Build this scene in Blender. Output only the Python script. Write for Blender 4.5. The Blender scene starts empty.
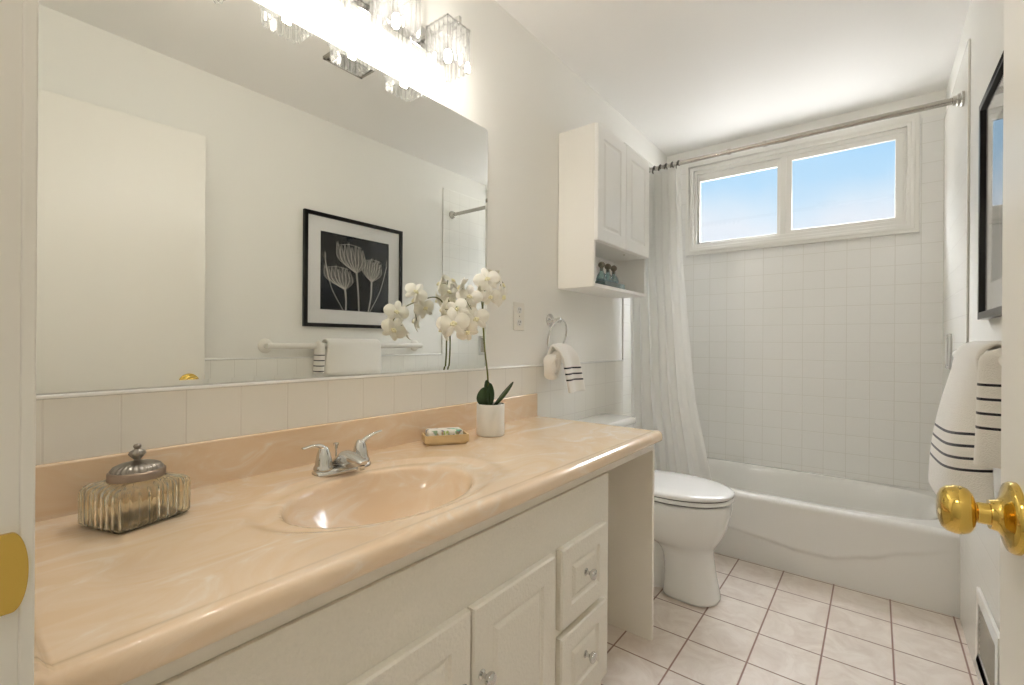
import bpy, bmesh, math, random
from mathutils import Vector, Matrix, noise
random.seed(7)
S = bpy.context.scene
C = S.collection
PI = math.pi

# ------------------------------------------------------------------ camera
cam = bpy.data.cameras.new('camera'); co = bpy.data.objects.new('camera', cam); C.objects.link(co)
TH = .6628; ROLL = .0071
co.matrix_world = Matrix.Translation((1.1861, 0, 1.1163)) @ Matrix.Rotation(TH, 4, 'Z') @ Matrix.Rotation(PI/2, 4, 'X') @ Matrix.Rotation(ROLL, 4, 'Z')
cam.sensor_width = 36; cam.lens = 466.257/1024*36; cam.shift_y = -1.02/1024; cam.clip_start = .005
S.camera = co
S.view_settings.view_transform = 'Standard'; S.view_settings.look = 'None'
S.view_settings.exposure = 0.34; S.view_settings.gamma = 1; S.view_settings.use_curve_mapping = False
S.cycles.max_bounces = 12; S.cycles.diffuse_bounces = 8; S.cycles.glossy_bounces = 6
S.cycles.transparent_max_bounces = 24; S.cycles.transmission_bounces = 8
S.cycles.sample_clamp_indirect = 6; S.cycles.caustics_refractive = False; S.cycles.caustics_reflective = True; S.cycles.blur_glossy = .5

# ------------------------------------------------------------------ world: pale blue morning sky, bright haze near the horizon; unseen zenith and ground boosted to light the room
w = bpy.data.worlds.new('sky'); S.world = w; w.use_nodes = True
nt = w.node_tree; nt.nodes.clear()
def N(nt, t, **kw):
    n = nt.nodes.new(t)
    for k, v in kw.items(): setattr(n, k, v)
    return n
tc = N(nt, 'ShaderNodeTexCoord'); sx = N(nt, 'ShaderNodeSeparateXYZ'); nt.links.new(tc.outputs['Generated'], sx.inputs[0])
nz = N(nt, 'ShaderNodeTexNoise'); nz.inputs['Scale'].default_value = 4.5; nz.inputs['Detail'].default_value = 3
nt.links.new(tc.outputs['Generated'], nz.inputs['Vector'])
ma = N(nt, 'ShaderNodeMath', operation='MULTIPLY_ADD'); ma.inputs[1].default_value = .16; nt.links.new(nz.outputs[0], ma.inputs[0]); nt.links.new(sx.outputs[2], ma.inputs[2])
rp = N(nt, 'ShaderNodeValToRGB'); nt.links.new(ma.outputs[0], rp.inputs[0])
cr = rp.color_ramp
cr.elements[0].position = .0; cr.elements[0].color = (4.6, 4.5, 4.4, 1)
cr.elements[1].position = .08; cr.elements[1].color = (4.6, 4.5, 4.4, 1)
for pz, c in ((.10, (.68, .71, .76)), (.285, (.69, .73, .78)), (.325, (.57, .69, .79)), (.365, (.43, .63, .80)), (.42, (.36, .59, .80)), (.47, (.36, .59, .80)), (.56, (22, 22.5, 23.5)), (1., (34, 34.5, 36))):
    e = cr.elements.new(pz); e.color = (*c, 1)
bg = N(nt, 'ShaderNodeBackground'); bg.inputs[1].default_value = 1.0
ow = N(nt, 'ShaderNodeOutputWorld'); nt.links.new(rp.outputs[0], bg.inputs[0]); nt.links.new(bg.outputs[0], ow.inputs[0])

BULB = 400.0      # emission strength of the fixture's bulbs
HALL_FILL = 3.5       # added fill light in the unseen hallway, watts

# room sizes
W = 1.4686; YF = 3.309; H = 2.452; YT = 2.621; YN = .064; CT = .792

# ------------------------------------------------------------------ materials
def lin(r, g, b):
    f = lambda c: (c/255/12.92) if c/255 <= .04045 else ((c/255+.055)/1.055)**2.4
    return (f(r), f(g), f(b), 1)
def base(name):
    m = bpy.data.materials.new(name); m.use_nodes = True
    return m, m.node_tree, m.node_tree.nodes['Principled BSDF']
def mat(name, rgb, rough=.5, metal=0., spec=.5, noise_s=None, amt=.06, bump=0., bump_s=200., coat=0., sheen=0.):
    m, nt, b = base(name)
    c = lin(*rgb)
    b.inputs['Base Color'].default_value = c; b.inputs['Roughness'].default_value = rough; b.inputs['Metallic'].default_value = metal
    b.inputs['Specular IOR Level'].default_value = spec; b.inputs['Coat Weight'].default_value = coat; b.inputs['Sheen Weight'].default_value = sheen
    g = N(nt, 'ShaderNodeNewGeometry')
    if noise_s:
        n = N(nt, 'ShaderNodeTexNoise'); n.inputs['Scale'].default_value = noise_s; n.inputs['Detail'].default_value = 4
        nt.links.new(g.outputs['Position'], n.inputs['Vector'])
        mx = N(nt, 'ShaderNodeMix', data_type='RGBA'); nt.links.new(n.outputs[0], mx.inputs[0])
        mx.inputs[6].default_value = tuple(x*(1-amt) for x in c[:3])+(1,); mx.inputs[7].default_value = tuple(min(1, x*(1+amt)) for x in c[:3])+(1,)
        nt.links.new(mx.outputs[2], b.inputs['Base Color'])
    if bump:
        n = N(nt, 'ShaderNodeTexNoise'); n.inputs['Scale'].default_value = bump_s; n.inputs['Detail'].default_value = 3
        nt.links.new(g.outputs['Position'], n.inputs['Vector'])
        bp = N(nt, 'ShaderNodeBump'); bp.inputs['Strength'].default_value = bump; bp.inputs['Distance'].default_value = .002
        nt.links.new(n.outputs[0], bp.inputs['Height']); nt.links.new(bp.outputs[0], b.inputs['Normal'])
    return m
def tile_mat(name, rgb, grout, ax, oa, pa, bx, ob, pb, gw, rough=.25, mottled=0., mcol=None, bump=.4):
    m, nt, b = base(name)
    g = N(nt, 'ShaderNodeNewGeometry'); s = N(nt, 'ShaderNodeSeparateXYZ'); nt.links.new(g.outputs['Position'], s.inputs[0])
    masks = []
    for a, o, p in ((ax, oa, pa), (bx, ob, pb)):
        d = N(nt, 'ShaderNodeMath', operation='MULTIPLY_ADD'); d.inputs[1].default_value = 1/p; d.inputs[2].default_value = -o/p+100
        nt.links.new(s.outputs[a], d.inputs[0])
        f = N(nt, 'ShaderNodeMath', operation='FRACT'); nt.links.new(d.outputs[0], f.inputs[0])
        q = N(nt, 'ShaderNodeMath', operation='SUBTRACT'); nt.links.new(f.outputs[0], q.inputs[0]); q.inputs[1].default_value = .5
        k = N(nt, 'ShaderNodeMath', operation='ABSOLUTE'); nt.links.new(q.outputs[0], k.inputs[0])
        r = N(nt, 'ShaderNodeMapRange', interpolation_type='SMOOTHSTEP'); nt.links.new(k.outputs[0], r.inputs[0])
        r.inputs[1].default_value = .5-gw/p; r.inputs[2].default_value = .5-gw*.35/p
        masks.append(r)
    mxm = N(nt, 'ShaderNodeMath', operation='MAXIMUM'); nt.links.new(masks[0].outputs[0], mxm.inputs[0]); nt.links.new(masks[1].outputs[0], mxm.inputs[1])
    mx = N(nt, 'ShaderNodeMix', data_type='RGBA'); nt.links.new(mxm.outputs[0], mx.inputs[0])
    mx.inputs[6].default_value = lin(*rgb); mx.inputs[7].default_value = lin(*grout)
    if mottled:
        n = N(nt, 'ShaderNodeTexNoise'); n.inputs['Scale'].default_value = mottled; n.inputs['Detail'].default_value = 7; n.inputs['Roughness'].default_value = .65
        n.inputs['Distortion'].default_value = 1.2
        nt.links.new(g.outputs['Position'], n.inputs['Vector'])
        rr = N(nt, 'ShaderNodeMapRange'); rr.inputs[1].default_value = .38; rr.inputs[2].default_value = .68; nt.links.new(n.outputs[0], rr.inputs[0])
        m2 = N(nt, 'ShaderNodeMix', data_type='RGBA'); nt.links.new(rr.outputs[0], m2.inputs[0])
        m2.inputs[6].default_value = lin(*rgb); m2.inputs[7].default_value = lin(*mcol); nt.links.new(m2.outputs[2], mx.inputs[6])
    nt.links.new(mx.outputs[2], b.inputs['Base Color'])
    b.inputs['Roughness'].default_value = rough
    inv = N(nt, 'ShaderNodeMath', operation='SUBTRACT'); inv.inputs[0].default_value = 1; nt.links.new(mxm.outputs[0], inv.inputs[1])
    bp = N(nt, 'ShaderNodeBump'); bp.inputs['Strength'].default_value = bump; bp.inputs['Distance'].default_value = .0015
    nt.links.new(inv.outputs[0], bp.inputs['Height']); nt.links.new(bp.outputs[0], b.inputs['Normal'])
    return m
def thin_glass(name, rgb, gloss=.12, rough=.0, frost=0, schlick=0):
    m = bpy.data.materials.new(name); m.use_nodes = True; nt = m.node_tree; nt.nodes.clear()
    t = N(nt, 'ShaderNodeBsdfTransparent'); t.inputs[0].default_value = lin(*rgb)
    g = N(nt, 'ShaderNodeBsdfGlossy'); g.inputs['Roughness'].default_value = rough
    lw = N(nt, 'ShaderNodeLayerWeight'); lw.inputs[0].default_value = .35
    ad = N(nt, 'ShaderNodeMath', operation='MULTIPLY_ADD'); ad.inputs[1].default_value = .75; ad.inputs[2].default_value = gloss
    nt.links.new(lw.outputs['Fresnel'], ad.inputs[0])
    x = N(nt, 'ShaderNodeMixShader'); nt.links.new(ad.outputs[0], x.inputs[0]); nt.links.new(t.outputs[0], x.inputs[1]); nt.links.new(g.outputs[0], x.inputs[2])
    o = N(nt, 'ShaderNodeOutputMaterial'); nt.links.new(x.outputs[0], o.inputs[0])
    if schlick:
        lw.inputs[0].default_value = .5; pw = N(nt, 'ShaderNodeMath', operation='POWER'); pw.inputs[1].default_value = 5
        nt.links.new(lw.outputs['Facing'], pw.inputs[0]); nt.links.new(pw.outputs[0], ad.inputs[0]); ad.inputs[1].default_value = .94; ad.inputs[2].default_value = .03
    if frost:
        ad.inputs[1].default_value = .45
        tr = N(nt, 'ShaderNodeBsdfTranslucent'); tr.inputs[0].default_value = (.95, .95, .95, 1)
        y = N(nt, 'ShaderNodeMixShader'); y.inputs[0].default_value = frost; nt.links.new(x.outputs[0], y.inputs[1]); nt.links.new(tr.outputs[0], y.inputs[2]); nt.links.new(y.outputs[0], o.inputs[0])
    return m
def glass(name, rgb, ior=1.45, rough=0.):
    m, nt, b = base(name); b.inputs['Base Color'].default_value = lin(*rgb); b.inputs['Transmission Weight'].default_value = 1
    b.inputs['Roughness'].default_value = rough; b.inputs['IOR'].default_value = ior
    return m
def emit(name, rgb, st):
    m = bpy.data.materials.new(name); m.use_nodes = True; nt = m.node_tree; nt.nodes.clear()
    e = N(nt, 'ShaderNodeEmission'); e.inputs[0].default_value = lin(*rgb); e.inputs[1].default_value = st
    o = N(nt, 'ShaderNodeOutputMaterial'); nt.links.new(e.outputs[0], o.inputs[0]); return m
def marble():
    m, nt, b = base('cultured_marble')
    g = N(nt, 'ShaderNodeNewGeometry')
    mp = N(nt, 'ShaderNodeMapping'); mp.inputs['Scale'].default_value = (1.5, .8, 2.2); mp.inputs['Rotation'].default_value = (0, 0, .7)
    nt.links.new(g.outputs['Position'], mp.inputs[0])
    d = N(nt, 'ShaderNodeTexNoise'); d.inputs['Scale'].default_value = 2.6; d.inputs['Detail'].default_value = 2
    nt.links.new(mp.outputs[0], d.inputs['Vector'])
    ad = N(nt, 'ShaderNodeVectorMath', operation='MULTIPLY_ADD'); ad.inputs[1].default_value = (.9, .9, .9)
    nt.links.new(d.outputs['Color'], ad.inputs[0]); nt.links.new(mp.outputs[0], ad.inputs[2])
    wv = N(nt, 'ShaderNodeTexNoise'); wv.inputs['Scale'].default_value = 3.2; wv.inputs['Detail'].default_value = 9; wv.inputs['Roughness'].default_value = .62; wv.inputs['Distortion'].default_value = 2.2
    nt.links.new(ad.outputs[0], wv.inputs['Vector'])
    r = N(nt, 'ShaderNodeValToRGB'); nt.links.new(wv.outputs[0], r.inputs[0])
    c = r.color_ramp
    c.elements[0].position = .40; c.elements[0].color = lin(228, 201, 168)
    c.elements[1].position = .74; c.elements[1].color = lin(238, 229, 217)
    e = c.elements.new(.56); e.color = lin(231, 208, 180)
    nt.links.new(r.outputs[0], b.inputs['Base Color'])
    b.inputs['Roughness'].default_value = .14; b.inputs['Coat Weight'].default_value = .4; b.inputs['Coat Roughness'].default_value = .06
    return m
M = {}
M['plaster'] = mat('plaster_paint', (240, 239, 234), .55, noise_s=3, amt=.012, bump=.12, bump_s=60)
M['ceil'] = mat('ceiling_paint', (245, 244, 242), .6, noise_s=2, amt=.01, bump=.1, bump_s=50)
M['white'] = mat('white_enamel_paint', (234, 231, 223), .3, noise_s=2, amt=.01, bump=.04, bump_s=30)
M['door'] = mat('door_paint', (239, 237, 231), .32, noise_s=1.5, amt=.012, bump=.05, bump_s=25)
M['trim'] = mat('window_trim_paint', (238, 236, 230), .35, noise_s=2, amt=.01)
M['cab'] = mat('vanity_textured_laminate', (233, 228, 216), .45, noise_s=160, amt=.05, bump=.9, bump_s=150)
M['cabsmooth'] = mat('vanity_smooth_edge', (233, 228, 216), .4, noise_s=4, amt=.01)
M['panel'] = mat('vanity_end_panel', (246, 241, 230), .45, noise_s=12, amt=.02)
M['wallcab'] = mat('wall_cabinet_white', (246, 245, 242), .35, noise_s=3, amt=.008)
M['wallcabside'] = mat('wall_cabinet_cream_side', (240, 238, 232), .45, noise_s=3, amt=.01)
M['porc'] = mat('porcelain', (241, 241, 239), .08, coat=.5, noise_s=2, amt=.006)
M['tub'] = mat('tub_enamel', (242, 241, 238), .12, coat=.4, noise_s=2, amt=.006)
M['chrome'] = mat('chrome', (215, 215, 213), .09, 1., noise_s=5, amt=.02)
M['nickel'] = mat('brushed_nickel', (192, 189, 182), .22, 1., noise_s=30, amt=.05)
M['gunmetal'] = mat('gunmetal', (92, 88, 82), .35, 1., noise_s=30, amt=.1)
M['brass'] = mat('polished_brass', (216, 184, 98), .10, 1., noise_s=20, amt=.05)
M['pewter'] = mat('antique_pewter', (150, 144, 136), .28, 1., noise_s=60, amt=.25)
M['black'] = mat('black_lacquer', (16, 15, 15), .3, noise_s=8, amt=.1)
M['dark'] = mat('dark_recess', (70, 68, 64), .7, noise_s=8, amt=.1)
M['matboard'] = mat('white_mat_board', (236, 236, 236), .7, noise_s=8, amt=.01)
M['wood'] = mat('pale_wood', (214, 186, 140), .5, noise_s=40, amt=.12)
M['pot'] = mat('white_ceramic_pot', (236, 234, 228), .35, noise_s=9, amt=.01)
M['leaf'] = mat('orchid_leaf', (38, 62, 26), .35, noise_s=22, amt=.25)
M['stem'] = mat('orchid_stem', (104, 108, 44), .5, noise_s=40, amt=.3)
M['moss'] = mat('potting_moss', (40, 36, 20), .9, noise_s=120, amt=.5, bump=.8, bump_s=150)
M['cork'] = mat('cork', (116, 108, 94), .8, noise_s=150, amt=.2)
M['teal'] = glass('teal_glass', (40, 120, 130)); 
M['clear'] = thin_glass('clear_glass', (236, 244, 244), .1)
M['aqua'] = thin_glass('aqua_glass', (196, 222, 224), .12)
M['salt'] = mat('grey_blue_bath_salt', (120, 150, 156), .8, noise_s=200, amt=.3)
M['crystal'] = thin_glass('crystal_prism', (253, 253, 252), .10, frost=.014)
M['jar'] = glass('ribbed_glass', (250, 249, 236), 1.46)
M['pane'] = thin_glass('window_glass', (253, 254, 255), .0, schlick=1)
M['picglass'] = thin_glass('picture_glass', (254, 254, 254), .015, schlick=1)
M['bulb'] = emit('warm_bulb', (255, 249, 241), BULB)
M['marble'] = marble()
m, nt_, b = base('mirror_silver'); b.inputs['Metallic'].default_value = 1; b.inputs['Roughness'].default_value = 0.; b.inputs['Base Color'].default_value = (.89, .90, .87, 1); M['mirror'] = m
m, nt_, b = base('petal'); b.inputs['Base Color'].default_value = lin(247, 244, 232); b.inputs['Roughness'].default_value = .6; b.inputs['Subsurface Weight'].default_value = .25; b.inputs['Subsurface Radius'].default_value = (.01, .01, .008); b.inputs['Subsurface Scale'].default_value = .3; M['petal'] = m
m, nt_, b = base('curtain_cloth'); b.inputs['Base Color'].default_value = lin(248, 248, 246); b.inputs['Roughness'].default_value = .8; b.inputs['Transmission Weight'].default_value = 0.
tl = N(nt_, 'ShaderNodeBsdfTranslucent'); tl.inputs[0].default_value = lin(248, 248, 246)
mxs = N(nt_, 'ShaderNodeMixShader'); mxs.inputs[0].default_value = .35
o_ = nt_.nodes['Material Output']; nt_.links.new(b.outputs[0], mxs.inputs[1]); nt_.links.new(tl.outputs[0], mxs.inputs[2]); nt_.links.new(mxs.outputs[0], o_.inputs[0]); M['curtain'] = m
M['tile_side'] = tile_mat('glazed_wall_tile_side', (240, 239, 233), (230, 228, 221), 1, .1415, .1105, 2, 1.016, .108, .0022)
M['tile_left'] = tile_mat('glazed_wall_tile_left', (236, 234, 227), (229, 226, 219), 1, .1415, .1105, 2, 1.016, .127, .0022)
M['tile_far'] = tile_mat('glazed_wall_tile_far', (243, 242, 239), (230, 228, 222), 0, .5137, .1075, 2, 1.016, .1065, .0022)
M['floor'] = tile_mat('marbled_floor_tile', (240, 231, 222), (150, 118, 104), 0, .836, .2025, 1, 1.795, .2065, .0042, .32, 9., (222, 209, 198))
def terry(name, stripes, a, b_):   # stripe lines along attribute uv.y
    m, nt, b = base(name)
    uv = N(nt, 'ShaderNodeUVMap'); s = N(nt, 'ShaderNodeSeparateXYZ'); nt.links.new(uv.outputs[0], s.inputs[0])
    last = None
    for v, hw in stripes:
        d = N(nt, 'ShaderNodeMath', operation='SUBTRACT'); nt.links.new(s.outputs[1], d.inputs[0]); d.inputs[1].default_value = v
        k = N(nt, 'ShaderNodeMath', operation='ABSOLUTE'); nt.links.new(d.outputs[0], k.inputs[0])
        l = N(nt, 'ShaderNodeMath', operation='LESS_THAN'); nt.links.new(k.outputs[0], l.inputs[0]); l.inputs[1].default_value = hw
        if last is None: last = l
        else:
            x = N(nt, 'ShaderNodeMath', operation='MAXIMUM'); nt.links.new(last.outputs[0], x.inputs[0]); nt.links.new(l.outputs[0], x.inputs[1]); last = x
    mx = N(nt, 'ShaderNodeMix', data_type='RGBA'); nt.links.new(last.outputs[0], mx.inputs[0]); mx.inputs[6].default_value = lin(238, 234, 226); mx.inputs[7].default_value = lin(22, 22, 30)
    nt.links.new(mx.outputs[2], b.inputs['Base Color']); b.inputs['Roughness'].default_value = .95; b.inputs['Sheen Weight'].default_value = .3
    g = N(nt, 'ShaderNodeNewGeometry'); n = N(nt, 'ShaderNodeTexNoise'); n.inputs['Scale'].default_value = 420; nt.links.new(g.outputs['Position'], n.inputs['Vector'])
    bp = N(nt, 'ShaderNodeBump'); bp.inputs['Strength'].default_value = .8; bp.inputs['Distance'].default_value = .003; nt.links.new(n.outputs[0], bp.inputs['Height']); nt.links.new(bp.outputs[0], b.inputs['Normal'])
    return m
M['terry'] = mat('plain_terry', (238, 234, 226), .95, sheen=.3, bump=.8, bump_s=420)

# ------------------------------------------------------------------ object helpers
def origin(o):
    v = Vector((0, 0, 0))
    while o is not None:
        v += o.location; o = o.parent
    return v
def tag(o, label, cat, group=None):
    o['label'] = label; o['category'] = cat
    if group: o['group'] = group
    return o
def thing(name, loc, label, cat, group=None):
    o = bpy.data.objects.new(name, None); C.objects.link(o); o.location = loc; o.empty_display_size = .05
    return tag(o, label, cat, group)
def struct(o): o['kind'] = 'structure'; return o
def obj(name, bm, m, parent=None, smooth=False, bevel=0, seg=2, sub=0, solid=0, angle=40):
    bmesh.ops.remove_doubles(bm, verts=bm.verts, dist=1e-6)
    bmesh.ops.recalc_face_normals(bm, faces=bm.faces)
    if parent is None:
        xs = [v.co for v in bm.verts]
        og = Vector(((min(c.x for c in xs)+max(c.x for c in xs))/2, (min(c.y for c in xs)+max(c.y for c in xs))/2, min(c.z for c in xs)))
    else: og = origin(parent)
    bmesh.ops.translate(bm, verts=bm.verts, vec=-og)
    me = bpy.data.meshes.new(name); bm.to_mesh(me); bm.free()
    me.materials.append(M[m] if isinstance(m, str) else m)
    o = bpy.data.objects.new(name, me); C.objects.link(o)
    if parent is None: o.location = og
    else: o.parent = parent
    if smooth:
        for p in me.polygons: p.use_smooth = True
    if solid:
        md = o.modifiers.new('thickness', 'SOLIDIFY'); md.thickness = solid; md.offset = 0
    if bevel:
        md = o.modifiers.new('edge', 'BEVEL'); md.width = bevel; md.segments = seg; md.limit_method = 'ANGLE'; md.angle_limit = math.radians(35)
        for p in me.polygons: p.use_smooth = True
        md.harden_normals = True
    if sub:
        md = o.modifiers.new('subdivision', 'SUBSURF'); md.levels = sub; md.render_levels = sub
    if smooth and not sub and not bevel: 
        me.set_sharp_from_angle(angle=math.radians(angle))
    return o
def NB(): return bmesh.new()
def box(bm, x0, x1, y0, y1, z0, z1):
    v = [bm.verts.new((x, y, z)) for x in (x0, x1) for y in (y0, y1) for z in (z0, z1)]
    for f in ((0, 1, 3, 2), (4, 6, 7, 5), (0, 4, 5, 1), (2, 3, 7, 6), (0, 2, 6, 4), (1, 5, 7, 3)): bm.faces.new([v[i] for i in f])
    return v
def ring_loft(bm, rings, cap0=True, cap1=True, closed=True):
    vs = [[bm.verts.new(p) for p in r] for r in rings]
    n = len(rings[0])
    for a, b in zip(vs, vs[1:]):
        for i in range(n if closed else n-1):
            j = (i+1) % n
            try: bm.faces.new((a[i], a[j], b[j], b[i]))
            except ValueError: pass
    if cap0: bm.faces.new(vs[0][::-1])
    if cap1: bm.faces.new(vs[-1])
    return vs
def lathe(bm, prof, o, axis=(0, 0, 1), n=32, cap=True, flute=0, flute_d=0):
    """prof: list of (r, h) along axis from point o"""
    ax = Vector(axis).normalized(); t = Vector((1, 0, 0)) if abs(ax.x) < .9 else Vector((0, 1, 0))
    u = ax.cross(t).normalized(); v = ax.cross(u); o = Vector(o)
    rings = []
    for p in prof:
        r, h = p[0], p[1]
        fl = p[2] if len(p) > 2 else 0
        rings.append([o+ax*h+(u*math.cos(2*PI*i/n)+v*math.sin(2*PI*i/n))*max(1e-4, r*(1+fl*math.cos(flute*2*PI*i/n))) for i in range(n)])
    ring_loft(bm, rings, cap, cap)
def tube(bm, pts, r, n=12, cap=True):
    pts = [Vector(p) for p in pts]; rs = r if isinstance(r, (list, tuple)) else [r]*len(pts)
    rings = []; up = None
    for i, p in enumerate(pts):
        d = (pts[min(i+1, len(pts)-1)]-pts[max(i-1, 0)]).normalized()
        if up is None:
            up = Vector((0, 0, 1)) if abs(d.z) < .9 else Vector((1, 0, 0))
        a = d.cross(up).normalized(); up = a.cross(d).normalized()
        rings.append([p+(a*math.cos(2*PI*k/n)+up*math.sin(2*PI*k/n))*rs[i] for k in range(n)])
    ring_loft(bm, rings, cap, cap)
def bez(pts, n=24):
    """Catmull-Rom through pts"""
    P = [Vector(p) for p in pts]; P = [2*P[0]-P[1]]+P+[2*P[-1]-P[-2]]; out = []
    for i in range(1, len(P)-2):
        for k in range(n):
            t = k/n
            out.append(.5*((2*P[i])+(-P[i-1]+P[i+1])*t+(2*P[i-1]-5*P[i]+4*P[i+1]-P[i+2])*t*t+(-P[i-1]+3*P[i]-3*P[i+1]+P[i+2])*t**3))
    out.append(P[-2]); return out
def sphere(bm, c, r, sc=(1, 1, 1), n=16):
    g = bmesh.ops.create_uvsphere(bm, u_segments=n, v_segments=n//2+2, radius=r)
    for v in g['verts']: v.co = Vector((v.co.x*sc[0], v.co.y*sc[1], v.co.z*sc[2]))+Vector(c)
def grid(bm, P, uv=None, flip=False):
    """P[i][j] points -> quads; uv[i][j]"""
    lay = bm.loops.layers.uv.verify() if uv else None
    V = [[bm.verts.new(p) for p in row] for row in P]
    for i in range(len(P)-1):
        for j in range(len(P[0])-1):
            f = bm.faces.new((V[i][j], V[i+1][j], V[i+1][j+1], V[i][j+1]))
            if uv:
                for l, (a, b) in zip(f.loops, ((i, j), (i+1, j), (i+1, j+1), (i, j+1))): l[lay].uv = uv[a][b]
    return V
def dup(root, loc, label=None):
    r = root.copy(); C.objects.link(r); r.location = loc
    if label: r['label'] = label
    for ch in list(root.children):
        c = ch.copy(); C.objects.link(c); c.parent = r
        for g in list(ch.children):
            d = g.copy(); C.objects.link(d); d.parent = c
    return r
def slab_hole(bm, axis_vals, x0, x1, z0, z1, hx0, hx1, hz0, hz1):
    """rectangle x0..x1,z0..z1 with hole, thickness y axis_vals, as four boxes"""
    ya, yb = axis_vals
    box(bm, x0, hx0, ya, yb, z0, z1); box(bm, hx1, x1, ya, yb, z0, z1)
    box(bm, hx0, hx1, ya, yb, z0, hz0); box(bm, hx0, hx1, ya, yb, hz1, z1)
def frame_rect(bm, plane, c, y0, y1, z0, z1, w, d0, d1):
    """frame ring with mitred corners. plane 'x': ring in (y,z), depth along x from d0 to d1; plane 'y': ring in (x,z)"""
    def P(a, z, d): return (d, a, z) if plane == 'x' else (a, d, z)
    o = [(y0, z0), (y1, z0), (y1, z1), (y0, z1)]; i = [(y0+w, z0+w), (y1-w, z0+w), (y1-w, z1-w), (y0+w, z1-w)]
    for k in range(4):
        j = (k+1) % 4
        v = [bm.verts.new(P(*q, d)) for d in (d0, d1) for q in (o[k], o[j], i[j], i[k])]
        for f in ((0, 1, 2, 3), (7, 6, 5, 4), (0, 4, 5, 1), (1, 5, 6, 2), (2, 6, 7, 3), (3, 7, 4, 0)): bm.faces.new([v[q] for q in f])

# ------------------------------------------------------------------ room shell
T = .10
bm = NB(); box(bm, -.12, W+.12, -.9, YF+.14, -.08, 0); struct(obj('floor', bm, 'floor'))
bm = NB(); box(bm, -.12, W+.12, -.9, YF+.14, H, H+.08); struct(obj('ceiling', bm, 'ceil'))
bm = NB(); box(bm, -T, 0, -.9, YF+.12, 0, H); wl = struct(obj('wall_left', bm, 'plaster'))
bm = NB(); box(bm, W, W+T, -.9, YF+.12, 0, H); wr = struct(obj('wall_right', bm, 'plaster'))
# entry wall with the door opening the photograph is taken through
DX0, DX1, DH = .620, 1.372, 2.085
bm = NB(); box(bm, 0, DX0-.02, -.06, YN-.004, 0, H); box(bm, DX1+.02, W, -.06, YN-.004, 0, H); box(bm, DX0-.02, DX1+.02, -.06, YN-.004, DH+.02, H); struct(obj('wall_near', bm, 'plaster'))
# jamb and casings of the doorway
bm = NB(); box(bm, DX0-.03, DX0, -.07, YN, 0, DH+.03); box(bm, DX0-.002, DX0+.0026, YN-.0095, YN, 0, DH)
box(bm, DX0-.002, DX0+.012, -.07, .022, 0, DH)
box(bm, DX1, DX1+.03, -.07, YN, 0, DH+.03); box(bm, DX0-.03, DX1+.03, -.07, YN, DH, DH+.03)
tj = struct(obj('trim_1', bm, 'white', bevel=.002))
bm = NB(); box(bm, -.12, W+.12, -1.0, -.9, 0, H); struct(obj('wall_sky_blocker', bm, 'plaster'))  # unseen back wall, added to keep sky light out of the doorway
# brass strike plate let into the left jamb
bm = NB(); ys = .046
pr = []
for k in range(33):
    a = -PI/2+PI*k/32
    pr.append((math.cos(a)*.010+ys+.004, math.sin(a)*.033+.922))
pr += [(ys-.016, .955), (ys-.016, .889)]
ring_loft(bm, [[(DX0+.0004, y, z) for y, z in pr], [(DX0+.0048, y, z) for y, z in pr]])
sp = obj('strike_plate', bm, 'brass', tj, bevel=.0006); sp['label'] = 'brass strike plate'
bm = NB()
for s in (-.014, .014): lathe(bm, [(.0001, 0), (.0035, 0), (.0032, .0012), (.0001, .0014)], (DX0+.0048, ys-.006, .922+s), (1, 0, 0), 12)
obj('screw', bm, 'brass', sp, smooth=True)
# far wall with the window opening
WX0, WX1, WZ0, WZ1 = .185, 1.325, 1.765, 2.295
bm = NB(); slab_hole(bm, (YF+.004, YF+.12), 0, W, 0, H, WX0, WX1, WZ0, WZ1); wf = struct(obj('wall_far', bm, 'plaster'))
bm = NB(); slab_hole(bm, (YF-.004, YF+.004), 0, W, .30, 2.325, WX0, WX1, WZ0, WZ1); obj('tile_surround', bm, 'tile_far', wf)
bm = NB(); box(bm, W-.008, W, 2.503, YF, .30, 2.30); box(bm, W-.008, W, 2.503, YT-.001, 0, .30); obj('tile_surround', bm, 'tile_side', wr, bevel=.003)
bm = NB(); box(bm, W-.008, W, YN, 2.503, 0, 1.013); obj('tile_wainscot', bm, 'tile_side', wr)
bm = NB(); box(bm, W-.011, W, YN, 2.503, 1.010, 1.019); obj('tile_cap', bm, 'porc', wr, bevel=.004)
bm = NB(); box(bm, 0, .008, 2.58, YF, .30, 2.30); obj('tile_surround', bm, 'tile_side', wl, bevel=.003)
bm = NB(); box(bm, 0, .008, YN, 2.58, 0, 1.010); obj('tile_wainscot', bm, 'tile_left', wl)
bm = NB(); box(bm, 0, .0125, YN, 2.58, 1.006, 1.0145); obj('tile_cap', bm, 'porc', wl, bevel=.003)
# soap recess by the tub on the right wall
bm = NB(); frame_rect(bm, 'x', 0, 2.92, 3.04, 1.0, 1.165, .022, W-.020, W-.006); sd = tag(obj('soap_dish', bm, 'porc', bevel=.004), 'white ceramic soap holder set into the tiled wall above the right end of the tub', 'soap dish')
bm = NB(); box(bm, W-.009, W-.0075, 2.94, 3.02, 1.02, 1.145); obj('recess', bm, 'nickel', sd)

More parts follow.
